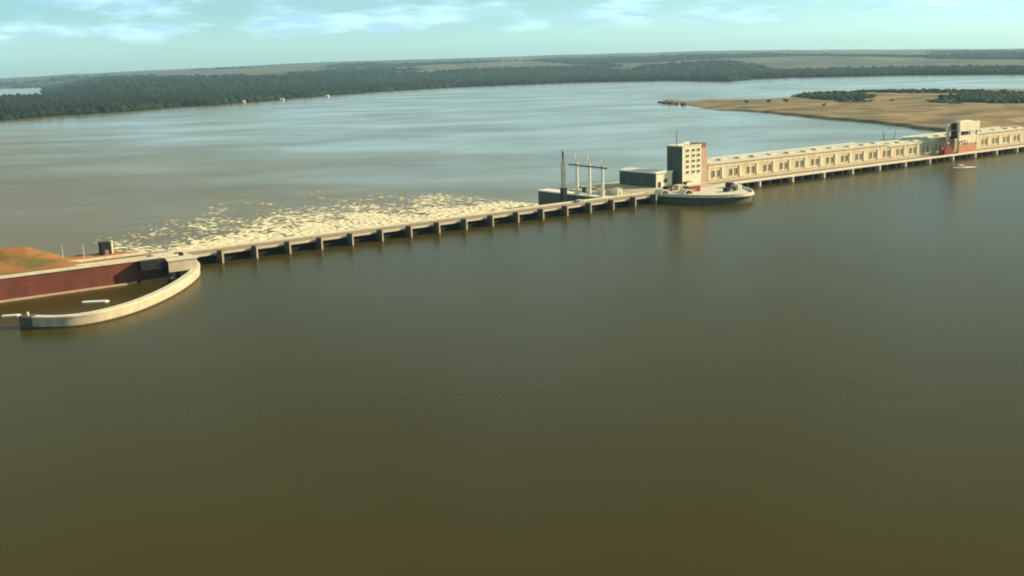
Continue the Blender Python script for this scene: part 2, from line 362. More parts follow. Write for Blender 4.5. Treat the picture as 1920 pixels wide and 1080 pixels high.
n = pm.node_tree.nodes; l = pm.node_tree.links; b = principled(pm); src = b.inputs['Base Color'].links[0].from_socket
tcn = [k for k in n if k.type == 'TEX_COORD'][0]
n2 = n.new('ShaderNodeTexNoise'); n2.inputs['Scale'].default_value = .0075; n2.inputs['Detail'].default_value = 7
mpz = n.new('ShaderNodeMapping'); mpz.inputs['Location'].default_value = (330, 77, 0); mpz.inputs['Scale'].default_value = (1, .6, 1)
l.new(tcn.outputs['Object'], mpz.inputs[0]); l.new(mpz.outputs[0], n2.inputs[0])
r2 = n.new('ShaderNodeMapRange'); r2.inputs[1].default_value = .55; r2.inputs[2].default_value = .68; l.new(n2.outputs[0], r2.inputs[0])
x2 = n.new('ShaderNodeMix'); x2.data_type = 'RGBA'; x2.inputs[7].default_value = (.13, .125, .06, 1); l.new(r2.outputs[0], x2.inputs[0]); l.new(src, x2.inputs[6]); l.new(x2.outputs[2], b.inputs['Base Color'])
pen = link('peninsula_ground', me, pm); pen['kind'] = 'structure'
def wood_patch(name, px0, px1, py0, py1, cnt, seed, hmin=5, hmax=9, shape=None):
    P = []; rd = []; hh = []; rr = random.Random(seed)
    while len(P) < cnt:
        px = rr.uniform(px0, px1); py = rr.uniform(py0, py1)
        e = ((px - (px0 + px1) / 2) / ((px1 - px0) / 2)) ** 2 + ((py - (py0 + py1) / 2) / ((py1 - py0) / 2)) ** 2
        if e > 1 + rr.uniform(-.35, .1): continue
        w = unproj(px, py, -5)
        d = float(sdf(np.array([w[0]]), np.array([w[1]]), PP)[0])
        if d < 5: continue
        zz = float(pen_z(np.array([w[0]]), np.array([w[1]]), np.array([d]))[0])
        P.append((w[0], w[1], zz - .6)); rd.append(rr.uniform(5, 11)); hh.append(rr.uniform(hmin, hmax))
    return scatter(name, leaf, P, np.array(rd), np.array(hh))
wood_patch('peninsula_wood', 1492, 1640, 174, 187, 300, 1)
wood_patch('peninsula_wood', 1765, 1990, 175, 192, 520, 2, 6, 11)
wood_patch('shore_thicket', 1595, 1900, 170, 174, 230, 3, 4, 9)
wood_patch('scrub_patch', 1560, 1640, 184, 190, 60, 4, 1.5, 3)
wood_patch('scrub_patch', 1740, 1830, 184, 193, 80, 6, 2, 4)
def tree(px, py, h, label, seed, cat='tree', group=None):
    w = unproj(px, py, -6); d = float(sdf(np.array([w[0]]), np.array([w[1]]), PP)[0]); rr = random.Random(seed)
    zz = float(pen_z(np.array([w[0]]), np.array([w[1]]), np.array([d]))[0])
    o = thing('tree' if cat == 'tree' else 'bush', label, cat, world=(w[0], w[1], zz), rot=0, group=group)
    tr = MB().bar((0, 0, -.8), (0.2, 0, h * .5), h * .05, h * .03)
    for k in range(4):
        a = k * 1.6 + seed; tr.bar((0, 0, h * (.2 + .05 * k)), (math.cos(a) * h * .4, math.sin(a) * h * .4, h * .6), h * .02, h * .01, 5)
    tr.build('trunk', trunkm, o)
    cw = MB()
    for k in range(520):
        # leaf clumps spread through an uneven volume of several lobes
        lb = k % 5; la = lb * 1.26 + seed; cx = math.cos(la) * h * .38; cy = math.sin(la) * h * .38; cz = h * (.5 + .09 * ((lb * 7 + seed) % 4))
        dv = Vector((rr.gauss(0, 1), rr.gauss(0, 1), rr.gauss(0, 1))).normalized() * h * .30 * rr.uniform(.5, 1.05)
        c = Vector((cx + dv.x, cy + dv.y, cz + dv.z * .75)); a = h * rr.uniform(.045, .09)
        p = [c + Vector((rr.uniform(-a, a), rr.uniform(-a, a), rr.uniform(-a, a))) * 1.3 for _ in range(4)]
        cw.add(p, [(0, 1, 2), (0, 2, 3)])
    me = bpy.data.meshes.new('crown'); me.from_pydata(cw.v, [], cw.f); link('crown', me, leaf, o)
tree(1400, 193.5, 8, 'low dark tree on the flat shore strip left of the long wood', 1)
tree(1441, 193, 9, 'round dark tree midway along the peninsula shore strip', 2)
tree(1473, 193, 10, 'dark tree closest to the left tip of the peninsula wood', 3)
tree(1545, 199, 7, 'small lone dark tree on tan grass below the left wood', 4)
tree(1250, 189, 5, 'low dark bush on the far tip of the peninsula', 5, 'bush')
tree(1672, 190, 6, 'small bush alone on open tan grass between the two woods', 6, 'bush')
# rocks at the peninsula's tip
def rock(name, x, y, z, r, label, group, mtl=rockm, seed=0, flat=.7):
    bm = bmesh.new(); bmesh.ops.create_icosphere(bm, subdivisions=2, radius=r)
    for vv in bm.verts:
        vv.co *= 1 + noise.noise(vv.co / r * 1.3 + Vector((seed * 5.3, 0, 0))) * .5; vv.co.z *= flat
    me = bpy.data.meshes.new(name); bm.to_mesh(me); bm.free(); o = link(name, me, mtl, location=(x, y, z)); o['label'] = label; o['category'] = 'rock'; o['group'] = group; return o
for i, (px, py) in enumerate([(1238, 192), (1246, 193.5), (1256, 194.5), (1268, 195.5), (1282, 196.5)]):
    w = unproj(px, py, -9); rock('shore_rock', w[0], w[1], -9.3, 6 + (i % 3) * 1.6, ('dark rock at the very tip of the peninsula', 'second dark rock from the peninsula tip', 'middle one of the five dark rocks at the peninsula tip', 'fourth dark rock from the peninsula tip', 'last dark rock of the row, where the tan shore begins')[i], 'rocks along the peninsula tip', seed=i)

# white houses on the far bank
for i, (px, py, w_, lab) in enumerate([(457, 191.5, 9, 'leftmost of three small white houses on the wooded far bank'), (529, 187.5, 14, 'widest white house, in the middle of three on the far bank'), (614, 180.5, 10, 'rightmost small white house at the edge of the far water')]):
    p = unproj(px, py, -7); h = thing('white_house', lab, 'house', world=(p[0], p[1], -8), rot=-.1 * i, group='white houses on the far bank')
    MB().box(-w_ / 2, w_ / 2, -4, 4, -3, 4).build('wall', plaster_pale, h)
    MB().add([(-w_ / 2 - 1, -5, 4), (w_ / 2 + 1, -5, 4), (w_ / 2 + 1, 5, 4), (-w_ / 2 - 1, 5, 4), (-w_ / 2 - 1, 0, 7), (w_ / 2 + 1, 0, 7)], [(0, 1, 5, 4), (2, 3, 4, 5), (0, 4, 3), (1, 2, 5), (0, 3, 2, 1)]).build('roof', white_roof, h)
    MB().box(-.9, .9, -4.2, -4.01, -1, 2.5).build('door', dark_steel, h)

# ------------------------------------------------------------------ white water below the spillway
ns, ntt = 420, 420
s1 = np.linspace(-26, 324, ns); t1 = np.linspace(17, 390, ntt); SS, TT2 = np.meshgrid(s1, t1, indexing='ij')
farlim = np.interp(SS, [-26, 10, 30, 80, 150, 220, 300, 324], [125, 165, 178, 205, 238, 252, 228, 165])
f = (TT2 - 28) / (farlim - 28)
SP = SS + rng.uniform(-.5, .5, SS.shape); TP = TT2 + rng.uniform(-.5, .5, SS.shape)
fn = fbm(SP / 2.1, TP / 3.0, 3, 60); big = fbm(SP / 24, TP / 34, 3, 61)
fad = 1 - sm(f, .3, .95)
H_ = -9.93 + (fn - .3) * (.2 + 2.0 * fad) + (1 - sm(f, 0, .25)) * 1.0
mask = f < 1.05 + .6 * (big - .5) + .3 * (fn - .5)
mask &= (SS > -26 + 22 * big) | (TT2 > 60); mask &= (SS > -24 + 16 * fn) & (SS < 323 - 14 * fn)
th = .20 + .48 * sm(f, .10, 1.5) + (.5 - big) * .5
FOAM = sm(fn, th - .05, th + .09)
mask = ((f < .62 + .5 * (big - .5)) | ((FOAM > .25) & (f < 1.5))) & (SS < 323 - 14 * fn) & (SS > -24 + 16 * fn)
fc = grid_faces(ns, ntt); mk = mask.ravel(); fc = fc[mk[fc].all(1)]
# the edge of the churned patch dips below the river surface
me = np_mesh('white_water', np.stack([SP, TP, H_], -1).reshape(-1, 3), fc, False)
at = me.attributes.new('foam', 'FLOAT', 'POINT'); at.data.foreach_set('value', FOAM.astype(np.float32).ravel())
n = foam_m.node_tree.nodes; l = foam_m.node_tree.links; x = [k for k in n if k.type == 'MIX'][0]; r = [k for k in n if k.type == 'MAP_RANGE'][0]
at2 = n.new('ShaderNodeAttribute'); at2.attribute_name = 'foam'; mu = n.new('ShaderNodeMath'); mu.operation = 'ADD'; mu.inputs[1].default_value = 0
mul = n.new('ShaderNodeMath'); mul.operation = 'MULTIPLY_ADD'; mul.inputs[1].default_value = .4; mul.inputs[2].default_value = -.28
l.new(r.outputs[0], mul.inputs[0]); l.new(at2.outputs['Fac'], mu.inputs[0]); l.new(mul.outputs[0], mu.inputs[1]); mu.use_clamp = True; l.new(mu.outputs[0], x.inputs[0])
ww = link('white_water', me, foam_m, location=loc(0, 0, 0), rot=ANG); ww['kind'] = 'stuff'

# ------------------------------------------------------------------ spillway
def warp(s): return s - 2.5 * math.sin(math.pi * s / 300) if 0 <= s <= 300 else s
sp = thing('spillway_dam', 'long concrete spillway with dark gate bays between pale sunlit pier noses', 'dam', 0, 0)
box('deck', concrete, sp, -22, 332, 2, 22, 4.1, 4.6)
pier_m = mat('stain and shade concrete', (.125, .09, .066), (.07, .05, .038), 0.6, .95)  # dark tone puts the piers' shade into the colour; also waterline stain
box('road_surface', asphalt, sp, -22, 332, 7, 16, 4.604, 4.66)
pf = MB(); pf.box(-22, 332, 2, 2.5, 4.604, 5.2)
pf.build('front_parapet', concrete_pale, sp)
MB().box(-22, 332, 21.4, 22, 4.604, 5.5).build('rear_parapet', concrete_pale, sp)
MB().box(-22, 332, 6.4, 6.95, 4.604, 4.9).box(-22, 332, 16.05, 16.6, 4.604, 4.9).build('kerb', concrete_old, sp)
box('sill', concrete_old, sp, -22, 332, 8, 24, -12, -2)
first = None
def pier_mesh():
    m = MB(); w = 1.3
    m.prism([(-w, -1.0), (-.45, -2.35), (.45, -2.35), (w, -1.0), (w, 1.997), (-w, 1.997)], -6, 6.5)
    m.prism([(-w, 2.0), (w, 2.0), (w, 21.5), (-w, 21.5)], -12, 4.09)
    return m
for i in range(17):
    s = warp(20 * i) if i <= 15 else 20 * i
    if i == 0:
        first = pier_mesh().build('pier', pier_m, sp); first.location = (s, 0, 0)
        MB().box(-.45, .45, -2.75, -2.355, -6, 6.7).build("sunlit_nose", concrete, first)  # paler strip paints the sunlit edge of the pier
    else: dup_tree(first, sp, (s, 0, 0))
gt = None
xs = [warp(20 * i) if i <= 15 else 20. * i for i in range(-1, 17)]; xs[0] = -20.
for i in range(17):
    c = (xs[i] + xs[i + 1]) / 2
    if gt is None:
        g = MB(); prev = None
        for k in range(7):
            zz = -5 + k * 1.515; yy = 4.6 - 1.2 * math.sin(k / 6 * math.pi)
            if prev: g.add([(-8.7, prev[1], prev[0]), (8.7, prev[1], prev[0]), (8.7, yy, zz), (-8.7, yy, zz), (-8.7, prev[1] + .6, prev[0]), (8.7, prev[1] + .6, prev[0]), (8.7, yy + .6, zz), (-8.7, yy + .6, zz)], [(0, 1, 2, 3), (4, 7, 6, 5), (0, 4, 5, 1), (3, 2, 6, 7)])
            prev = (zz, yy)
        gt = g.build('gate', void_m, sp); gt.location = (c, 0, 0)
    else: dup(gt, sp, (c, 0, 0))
# lamp posts along the spillway road are a few pixels tall
lp0 = None
def street_lamp(s, t, z, label, group, h=8, side=1):
    o = thing('street_lamp', label, 'lamp post', s, t, z, group)
    MB().bar((0, 0, 0), (0, 0, h), .16, .09).bar((0, 0, h), (0, 1.6 * side, h + .3), .07, .05).build('pole', white_steel, o)
    box('lamp_head', grey_steel, o, -.2, .2, 1.3 * side - .5, 1.3 * side + .5, h + .15, h + .4)
    return o
l0 = None
for k in range(0):
    pass

# ------------------------------------------------------------------ lock wall, yard, guide wall on the left
lw = thing('lock_wall', 'tall red brown retaining wall with a cream coping at left', 'wall', -40, -25, 0)
box('wall', redrock, lw, -900, 8, 0, 3, -8, 10.6)
MB().box(-900, 8, -.5, 2.2, 10.605, 11.6).build('coping', concrete_pale, lw)
MB().box(-900, 5, -.9, -.004, -.5, .8).build('waterline_ledge', pinkish, lw)
rp = MB()
for k in range(30):
    x0 = -90 + k * 3.2 + random.uniform(-1, 1); rp.prism([(x0, -.05), (x0 + random.uniform(.5, 2), -.05), (x0 + 1, .02)], random.uniform(1, 8), random.uniform(8.1, 10))
# yard behind the wall
ns, ntt = 240, 110
s1 = -36 - np.linspace(0, 1, ns) ** 1.6 * 1500; t1 = np.linspace(-22.1, 130, ntt); SS, TT2 = np.meshgrid(s1, t1, indexing='ij')
edge = np.interp(SS, [-1600, -200, -110, -72, -46, -40, -36], [95, 95, 88, 34, 32, 26, 14]) + (fbm(SS / 12, TT2 * 0, 3, 71) - .5) * 10
top = 8.0 + 2.6 * sm(-SS, 66, 82) + (fbm(SS / 9, TT2 / 9, 4, 70) - .5) * 1.2 * sm(TT2, 6, 18)
mound = 3.7 * np.exp(-((SS + 112) / 22) ** 2 - ((TT2 - 46) / 20) ** 2) + 3.4 * np.exp(-((SS + 90) / 12) ** 2 - ((TT2 - 30) / 12) ** 2) + 3.6 * np.exp(-((SS + 150) / 34) ** 2 - ((TT2 - 52) / 22) ** 2)
zz = top + mound * (0.55 + .9 * fbm(SS / 6, TT2 / 6, 4, 72)) + (fbm(SS / 3, TT2 / 3, 3, 74) - .5) * 1.1 * sm(TT2, 8, 20)
zz = np.where(TT2 > edge, np.maximum(zz - (TT2 - edge) * .75, -13), zz)
zz[0, :] = -13; 
me = np_mesh('lock_yard', np.stack([SS, TT2, zz], -1).reshape(-1, 3), grid_faces(ns, ntt), True)
yd = link('lock_yard_ground', me, yardm, location=loc(0, 0, 0), rot=ANG); yd['kind'] = 'structure'
o = thing('access_road', 'pale paved strip behind the lock wall coping', 'road', -38, -12, 8.3); bpy.data.objects.remove(o)
pr = MB().box(-40, 2, 4, 9, 8.2, 8.75).box(-40, 2, 4, 4.5, 8.755, 9.6).build('road_slab', concrete_pale, None, location=loc(-38, 4, 0), rot=ANG)
pr['label'] = 'pale concrete strip with low kerb behind the red wall, beside the dam end'; pr['category'] = 'pavement'
pw = MB().box(-44, 0, 0, 1.2, 8, 9.8).build('low_wall', concrete_pale, None, location=loc(-40, -8, 0), rot=ANG)
pw['label'] = 'low cream wall just behind the lock wall near the gate'; pw['category'] = 'wall'

# gate block at the head of the lock
gb = thing('lock_gatehouse', 'pale block with dark shaded side on top of the lock wall', 'gatehouse', -38, -32, 0)
box('block', concrete, gb, -1.8, 12.5, 0, 24, 4.2, 9.6)
box('roof_slab', concrete_pale, gb, -2.4, 13.1, -.5, 24.5, 9.605, 10.3)
box('slot_shade', dark_steel, gb, -14.5, -2.3, 1.5, 6.9, 6.4, 10.8)  # dark box stands in for the shaded gate slot
MB().beam((-12.5, 2.5, 6.2), (-15.5, 5.4, .2), 1.1).build('gate_shadow', dark_steel, gb)  # diagonal dark bar stands for the block's cast shadow on the wall
box('shade_panel', dark_steel, gb, -2.25, -1.81, .3, 21, 3.2, 9.5)  # dark sheet paints the shade on the block's left face
for x0 in (0, 9): box('leg', concrete_old, gb, x0, x0 + 2.5, 3, 6.8, -6, 4.19)
box('winch_cover', dark_steel, gb, 5, 9, 8, 11, 10.305, 11.8)

GW = [(-14, 4), (-17.5, -8), (-20, -20), (-27, -34), (-38, -50), (-50, -65), (-62, -77.5), (-74, -88), (-86, -95), (-97, -98.5), (-107, -97.5), (-114, -93), (-119.5, -86)]
def smooth_poly(P, k=3):
    for _ in range(k):
        Qn = [P[0]]
        for a, b2 in zip(P, P[1:]): Qn += [(a[0] * .75 + b2[0] * .25, a[1] * .75 + b2[1] * .25), (a[0] * .25 + b2[0] * .75, a[1] * .25 + b2[1] * .75)]
        P = Qn + [P[-1]]
    return P
gw = thing('guide_wall', 'curved cream guide wall sweeping out from the dam at left', 'wall', 0, 0, 0)
GP = smooth_poly(GW)
def shift_poly(P, d):
    o_ = []
    for i, p in enumerate(P):
        a = Vector(P[max(i - 1, 0)]); b2 = Vector(P[min(i + 1, len(P) - 1)]); e = (b2 - a).normalized(); o_.append((p[0] - e.y * -d * -1, p[1] + e.x * -d))
    return o_
GP = shift_poly(GP, -1.2)
MB().strip(GP, 3.2, -6, 3.9).build('wall', concrete, gw)
MB().strip(GP, 3.36, -.6, .55).build('waterline_band', pier_m, gw)
MB().strip(GP, 3.7, 3.904, 4.6).build('coping', concrete_pale, gw)
MB().bar((*GP[-1], -6), (*GP[-1], 4.65), 3.4, n=20).build('end_pier', mat('end pier shade concrete', (.13, .115, .10), (.08, .07, .06), .3, .85), gw)  # end pier darkened in colour for its unlit side
MB().bar((GP[-1][0], GP[-1][1], 4.66), (GP[-1][0], GP[-1][1], 6.0), .5, n=8).build('bollard', white_steel, gw)

# pontoons
def pontoon(s, t, rot, ln, w, label, nm='pontoon', m=white_steel):
    o = thing(nm, label, 'pontoon' if nm == 'pontoon' else 'boat', s, t, 0, rot=rot)
    MB().prism([(-ln / 2, 0), (-ln / 2 + .8, -w / 2), (ln / 2 - 1.5, -w / 2), (ln / 2, 0), (ln / 2 - 1.5, w / 2), (-ln / 2 + .8, w / 2)], -.3, .55).build('hull' if nm != 'pontoon' else 'deck', m, o)
    return o
pontoon(-83, -57, .12, 12, 3.4, 'long flat pale pontoon floating inside the curved guide wall')
pontoon(-119, -60, .25, 8, 2.6, 'short flat pale pontoon near the round end of the guide wall')
bt = pontoon(664, -32, .1, 20, 9, 'pale workboat on the reservoir below the gantry crane', 'workboat')
box('cabin', white_steel, bt, -6, -1, -2, 2, .555, 2.9); box('window_band', glass, bt, -6.05, -.95, -1.6, 1.6, 1.7, 2.3)

# yard furniture
for s_, t_, lab in ((-75, 18, 'thin pale pole beside the orange earth mound'), (-66.5, 12, 'thin pale pole near the right end of the earth yard')):
    street_lamp(s_, t_, 8, lab, 'poles in the lock yard', 8)
ck = thing('control_hut', 'small black square building where yard meets river', 'building', -51.5, 27, 7)
box('wall', dark_steel, ck, -2.2, 2.2, -3, 3, -2, 6.6); box('roof', dark_steel, ck, -2.5, 2.5, -3.3, 3.3, 6.605, 7.0)
box('door', grey_steel, ck, -1, 1, -3.08, -3.005, -.4, 3.4); box('corner_post', white_steel, ck, 2.6, 3.6, -3, -2, -2, 7.8)
for i, (s_, t_, r_0) in enumerate([(-48, 28, 2.0), (-45.5, 30, 1.7), (-43, 27, 2.1), (-40.5, 25, 1.8), (-38.5, 22.5, 2.2), (-36.5, 18, 1.8), (-34.5, 13, 1.9), (-33, 9, 1.6)]):
    x, y, z = loc(s_, t_, 6.6 - i * .35); rock('boulder', x, y, z, r_0, 'dark boulder, number %s along the row from the black hut to the deck' % ('one', 'two', 'three', 'four', 'five', 'six', 'seven', 'eight')[i], 'boulders at the dam abutment', seed=i + 20)
box_ = MB().box(-20, 0, 0, 38, -13, 3.39).build('abutment', concrete_old, None, location=loc(-14, 5, 0), rot=ANG)
box_['label'] = 'plain concrete abutment joining the spillway to the lock yard'; box_['category'] = 'abutment'

# ------------------------------------------------------------------ platform between spillway and powerhouse
pl = MB().prism([(333, 5), (405, 14), (405, 96), (333, 96)], -13, 4.6).build('service_platform', concrete, None, location=loc(0, 0, 0), rot=ANG)
pl['label'] = 'paved concrete platform carrying the tower and low hall'; pl['category'] = 'platform'
sw = thing('separation_wall', 'dark wall running downstream beside the foam, white on top', 'wall', 303, 22.3, 0)
box('wall', darkwall, sw, 0, 10, 0, 86, -13, 2.6); box('coping', white_roof, sw, -.5, 10.5, -.1, 86.5, 2.605, 3.5)
yp = MB().box(0, 19.4, 0, 61, -13, 4.4).build('switch_platform', concrete, None, location=loc(313.55, 22.2, 0), rot=ANG)
yp['label'] = 'narrow concrete platform under the white post gantry'; yp['category'] = 'platform'

# line portal: three white posts, crossbeam and a dark lattice mast
pg = thing('line_gantry', 'three white posts with forked tops and one dark crossbeam', 'gantry', 306, 38, 3.5)
for k, (t_, hh) in enumerate([(0, 27), (14, 28.5), (28, 29)]):
    p = MB(); p.bar((0, t_, 0), (0, t_, hh * .8), 1.25, 1.0, 8); p.bar((0, t_, hh * .78), (-.2, t_ - 2.2, hh), .7, .35).bar((0, t_, hh * .78), (0, t_ + 2.2, hh), .7, .35)
    po = p.build('post', white_steel, pg)
    MB().bar((0, t_, 0), (0, t_, 1.6), 2.2, 1.2, 8).build('footing', concrete_pale, po)
bm_ = MB().beam((-.9, -6, 20.6), (-.9, 36, 21.4), .75)
for k in range(14): bm_.beam((-.9, -6 + k * 3, 20.7 + .05 * k), (-.9, -4.5 + k * 3, 19.2 + .05 * k), .16).beam((-.9, -4.5 + k * 3, 19.2 + .05 * k), (-.9, -3 + k * 3, 20.7 + .05 * k), .16)
bm_.build('crossbeam', dark_steel, pg)
lm = thing('lattice_mast', 'dark tapering lattice mast left of the white posts', 'mast', 293, 66, 3.4)
lf = box('foundation', concrete_old, lm, -4, 4, -4, 4, -15, -5.9)
m_ = MB(); Hm = 33
for a in range(4):
    sxx = (1, 1, -1, -1)[a]; syy = (1, -1, -1, 1)[a]; m_.beam((sxx * 1.15, syy * 1.15, -3), (sxx * .9, syy * .9, Hm * .74), .42)
for k in range(12):
    z0 = k * 2; w0 = 1.15 - .02 * k; w1 = w0 - .02
    for (a, b2) in (((-1, -1), (1, -1)), ((1, -1), (1, 1)), ((1, 1), (-1, 1)), ((-1, 1), (-1, -1))):
        m_.beam((a[0] * w0, a[1] * w0, z0), (b2[0] * w1, b2[1] * w1, z0 + 2), .2); m_.beam((b2[0] * w0, b2[1] * w0, z0), (a[0] * w1, a[1] * w1, z0 + 2), .2)
m_.build('tower_frame', grey_steel, lm)
MB().beam((-.9, -.9, Hm * .72), (-1.9, -1.4, Hm), .5).beam((.9, .9, Hm * .72), (1.3, 1.2, Hm * .95), .45).build('forked_top', dark_steel, lm)
box('switch_cabinet', dark_steel, lm, -1.8, 1.8, -1.8, 1.8, -6, 5.5)
# boxes at the gantry's foot
k0 = [(311, 62, 3.4, 'grey green transformer at the back of the white post gantry', 'transformer', darkwall), (314, 50, 3, 'cream transformer between the white gantry posts', 'transformer', plaster), (317, 42, 2.8, 'brown transformer left of the front gantry post', 'transformer', pinkish), (318, 34.8, 3.8, 'cream square hut beside the front gantry post', 'hut', plaster_pale), (268, 18.6, 1.2, 'small white box on the rear edge of the spillway deck', 'box', white_steel)]
for s_, t_, hz_, lab, cat, m in k0:
    o = thing('equipment_hut' if cat == 'hut' else ('transformer' if cat == 'transformer' else 'equipment_box'), lab, cat, s_, t_, 4.41 if s_ > 300 else 4.61)
    box('body', m, o, -2, 2, -2.2, 2.2, 0, hz_)
    if cat == 'transformer':
        
        for bx in (-1, 1): MB().bar((bx, 0, hz_), (bx, 0, hz_ + 2.2), .3, .15).build('bushing', grey_steel, o)
        MB().box(-1.8, 1.8, -2.7, -2.21, .3, hz_ - .3).build('radiator', grey_steel, o)
    else:
        MB().box(-2.3, 2.3, -2.5, 2.5, hz_ + .005, hz_ + .35).build('roof', roofing, o)
        MB().box(-.5, .5, -2.26, -2.205, .05, min(2.1, hz_ - .4)).build('door', dark_steel, o)

# ------------------------------------------------------------------ low hall and tower
lh = thing('low_hall', 'low dark sided hall with white roof left of the tower', 'building', 362, 40, 4.6)
box('wall', plaster_pale, lh, .2, 17, 0, 40, -18, 10.4)
box('shaded_side', darkwall, lh, -.1, .195, .3, 40, -18, 10.4)  # dark sheet paints shade onto the hall's unlit side
MB().add([(-.6, -.7, 10.405), (17.6, -.7, 10.405), (17.6, 40.6, 10.405), (-.6, 40.6, 10.405), (-.6, -.7, 11.4), (17.6, -.7, 11.4), (17.6, 40.6, 11.4), (-.6, 40.6, 11.4), (8.5, -.7, 12.4), (8.5, 40.6, 12.4)],
         [(0, 3, 2, 1), (0, 1, 5, 8, 4), (2, 3, 7, 9, 6), (1, 2, 6, 5), (3, 0, 4, 7), (4, 8, 9, 7), (8, 5, 6, 9)]).build('roof', white_roof, lh)
w0 = MB().box(-.2, -.105, 4, 9, 2, 4.5).build('side_window', glass, lh)
for k in range(1, 4): dup(w0, lh, (0, 8 * k, 0))
dw = box('door', dark_steel, lh, 2, 5, -.1, -.003, 0.02, 4); box('window', glass, lh, 8, 12, -.1, -.003, 3, 6)

tw = thing('control_tower', 'square concrete tower with dark side and rows of windows', 'tower building', 384, 34, 4.6)
box('wall', plaster_pale, tw, 0, 20.5, 0, 16, .02, 29.3)
box('shaded_side', darkwall, tw, -.3, -.003, 0, 16, .02, 29.3)  # dark sheet stands for shade on the tower's left face
MB().box(-.3, 20.5, -.3, .3, 29.305, 30.2).box(-.3, .3, .301, 16.3, 29.305, 30.2).box(20, 20.5, .301, 15.69, 29.305, 30.2).box(.301, 20.5, 15.7, 16.3, 29.305, 30.2).build('roof_parapet', plaster_pale, tw)
box('side_wing', pinkish, tw, 20.51, 29, 1.5, 15, .02, 27)
box('wing_top', brick, tw, 20.51, 28.2, 2.2, 12, 27.005, 30.6)
def window(parent, x, y, z, w, h, m_frame, depth=.35, name='window'):
    f = MB(); b_ = .28
    f.box(-w / 2 - b_, w / 2 + b_, -depth, -.004, -b_, 0).box(-w / 2 - b_, w / 2 + b_, -depth, -.004, h, h + b_)
    f.box(-w / 2 - b_, -w / 2, -depth, -.004, .001, h - .001).box(w / 2, w / 2 + b_, -depth, -.004, .001, h - .001)
    fo = f.build(name, m_frame, parent); fo.location = (x, y, z)
    MB().box(-w / 2 + .002, w / 2 - .002, -.12, -.004, .002, h - .002).build('pane', glass, fo)
    return fo
wt = None
for r_i in range(5):
    for c_i, cx in enumerate((5.4, 11.8, 17.4)):
        zz0 = 8.9 + r_i * 4.1
        if wt is None: wt = window(tw, cx, 0, zz0, 2.6, 1.9, plaster_pale)
        else: dup_tree(wt, tw, (cx, 0, zz0))
box('door', dark_steel, tw, 1.5, 4.5, -.12, -.004, .05, 2.6)
box('canopy', dark_steel, tw, .3, 8, -3.5, -.01, 2.75, 2.95)
am = thing('antenna_mast', 'thin grey antenna mast on the tower roof', 'antenna', 385, 41, 33.9)
a_m = MB().bar((0, 0, 0), (0, 0, 12.5), .5, .22)
a_m.build('mast', grey_steel, am)
MB().bar((-.9, 0, 7), (.9, 0, 7), .07).bar((-.6, 0, 9), (.6, 0, 9), .07).build('crossarm', grey_steel, am)
for k, (x_, lab) in enumerate([(4.6, 'pale pointed dish stand at the lit corner of the tower roof'), (7.5, 'second pale pointed stand along the tower roof edge')]):
    o = thing('roof_antenna', lab, 'antenna', 383 + x_, 35, 33.9)
    MB().bar((0, 0, 0), (0, 0, 4.6), .75, .3).build('stem', white_steel, o)
    MB().bar((-.05, -.2, 2.2), (-.1, -.9, 2.6), .3, 1.2, 12).build('dish', white_steel, o)

# ------------------------------------------------------------------ powerhouse
ph = thing('powerhouse', 'very long cream powerhouse with paired windows above dark intake bays', 'power station', 405, 14, 0)
X0, X1 = 0, 500                       # local x = s - 405, local y = t - 14
box('intake_deck', concrete, ph, X0, X1, 0, 21.99, 4.0, 4.6)
box('deck_edge', concrete_pale, ph, X0 - .1, X1, -.3, -.002, 3.95, 4.9)
MB().box(X0, X1, .1, .35, 4.605, 5.7).build('railing', white_steel, ph)
box('road_surface', asphalt, ph, X0, X1, 8, 16, 4.604, 4.66)
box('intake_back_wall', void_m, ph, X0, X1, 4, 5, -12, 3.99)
bp0 = None; sp0 = None; k = 0
ss = 8.
big = [449 - 405 - 39, 449 - 405 + 0, 84, 124.5, 163, 201.5, 240, 278, 316, 354, 392, 430, 468]
for i, x_ in enumerate(big):
    if bp0 is None:
        bp0 = MB().prism([(-1.4, 0), (-.9, -1.2), (.9, -1.2), (1.4, 0), (1.4, 3.99), (-1.4, 3.99)], -8, 3.94).build('intake_pier', concrete_pale, ph); bp0.location = (x_, 0, 0)
    else: dup(bp0, ph, (x_, 0, 0))
    nx = big[i + 1] if i + 1 < len(big) else x_ + 38
    for j in (1, 2):
        xx = x_ + (nx - x_) * j / 3
        if xx > X1: continue
        if sp0 is None:
            sp0 = MB().prism([(-.8, .6), (-.4, .1), (.4, .1), (.8, .6), (.8, 3.99), (-.8, 3.99)], -8, 3.94).build('slender_pier', pier_m, ph); sp0.location = (xx, 0, 0)
        else: dup(sp0, ph, (xx, 0, 0))
# hall walls: three sections with different roof heights
secs = [(9.5, 246, 18.0), (246, 322, 16.0), (322, X1, 18.6)]
for i, (a, b2, zt) in enumerate(secs):
    box('wall', plaster, ph, a + (.0 if i == 0 else .003), b2, 22, 58, 4.6 if i else 4.6, zt)
    MB().box(a + .01, b2 - .01, 21.2, 22.8, zt + .004, zt + .9).box(a + .01, b2 - .01, 57.4, 58.4, zt + .004, zt + .9).build('cornice', concrete_pale, ph)
    MB().add([(a + .02, 22.81, zt + .01), (b2 - .02, 22.81, zt + .01), (b2 - .02, 57.39, zt + .01), (a + .02, 57.39, zt + .01), (a + .02, 40, zt + 1.3), (b2 - .02, 40, zt + 1.3)],
             [(0, 1, 5, 4), (4, 5, 2, 3), (0, 4, 3), (1, 2, 5)]).build('roof', roofing, ph)
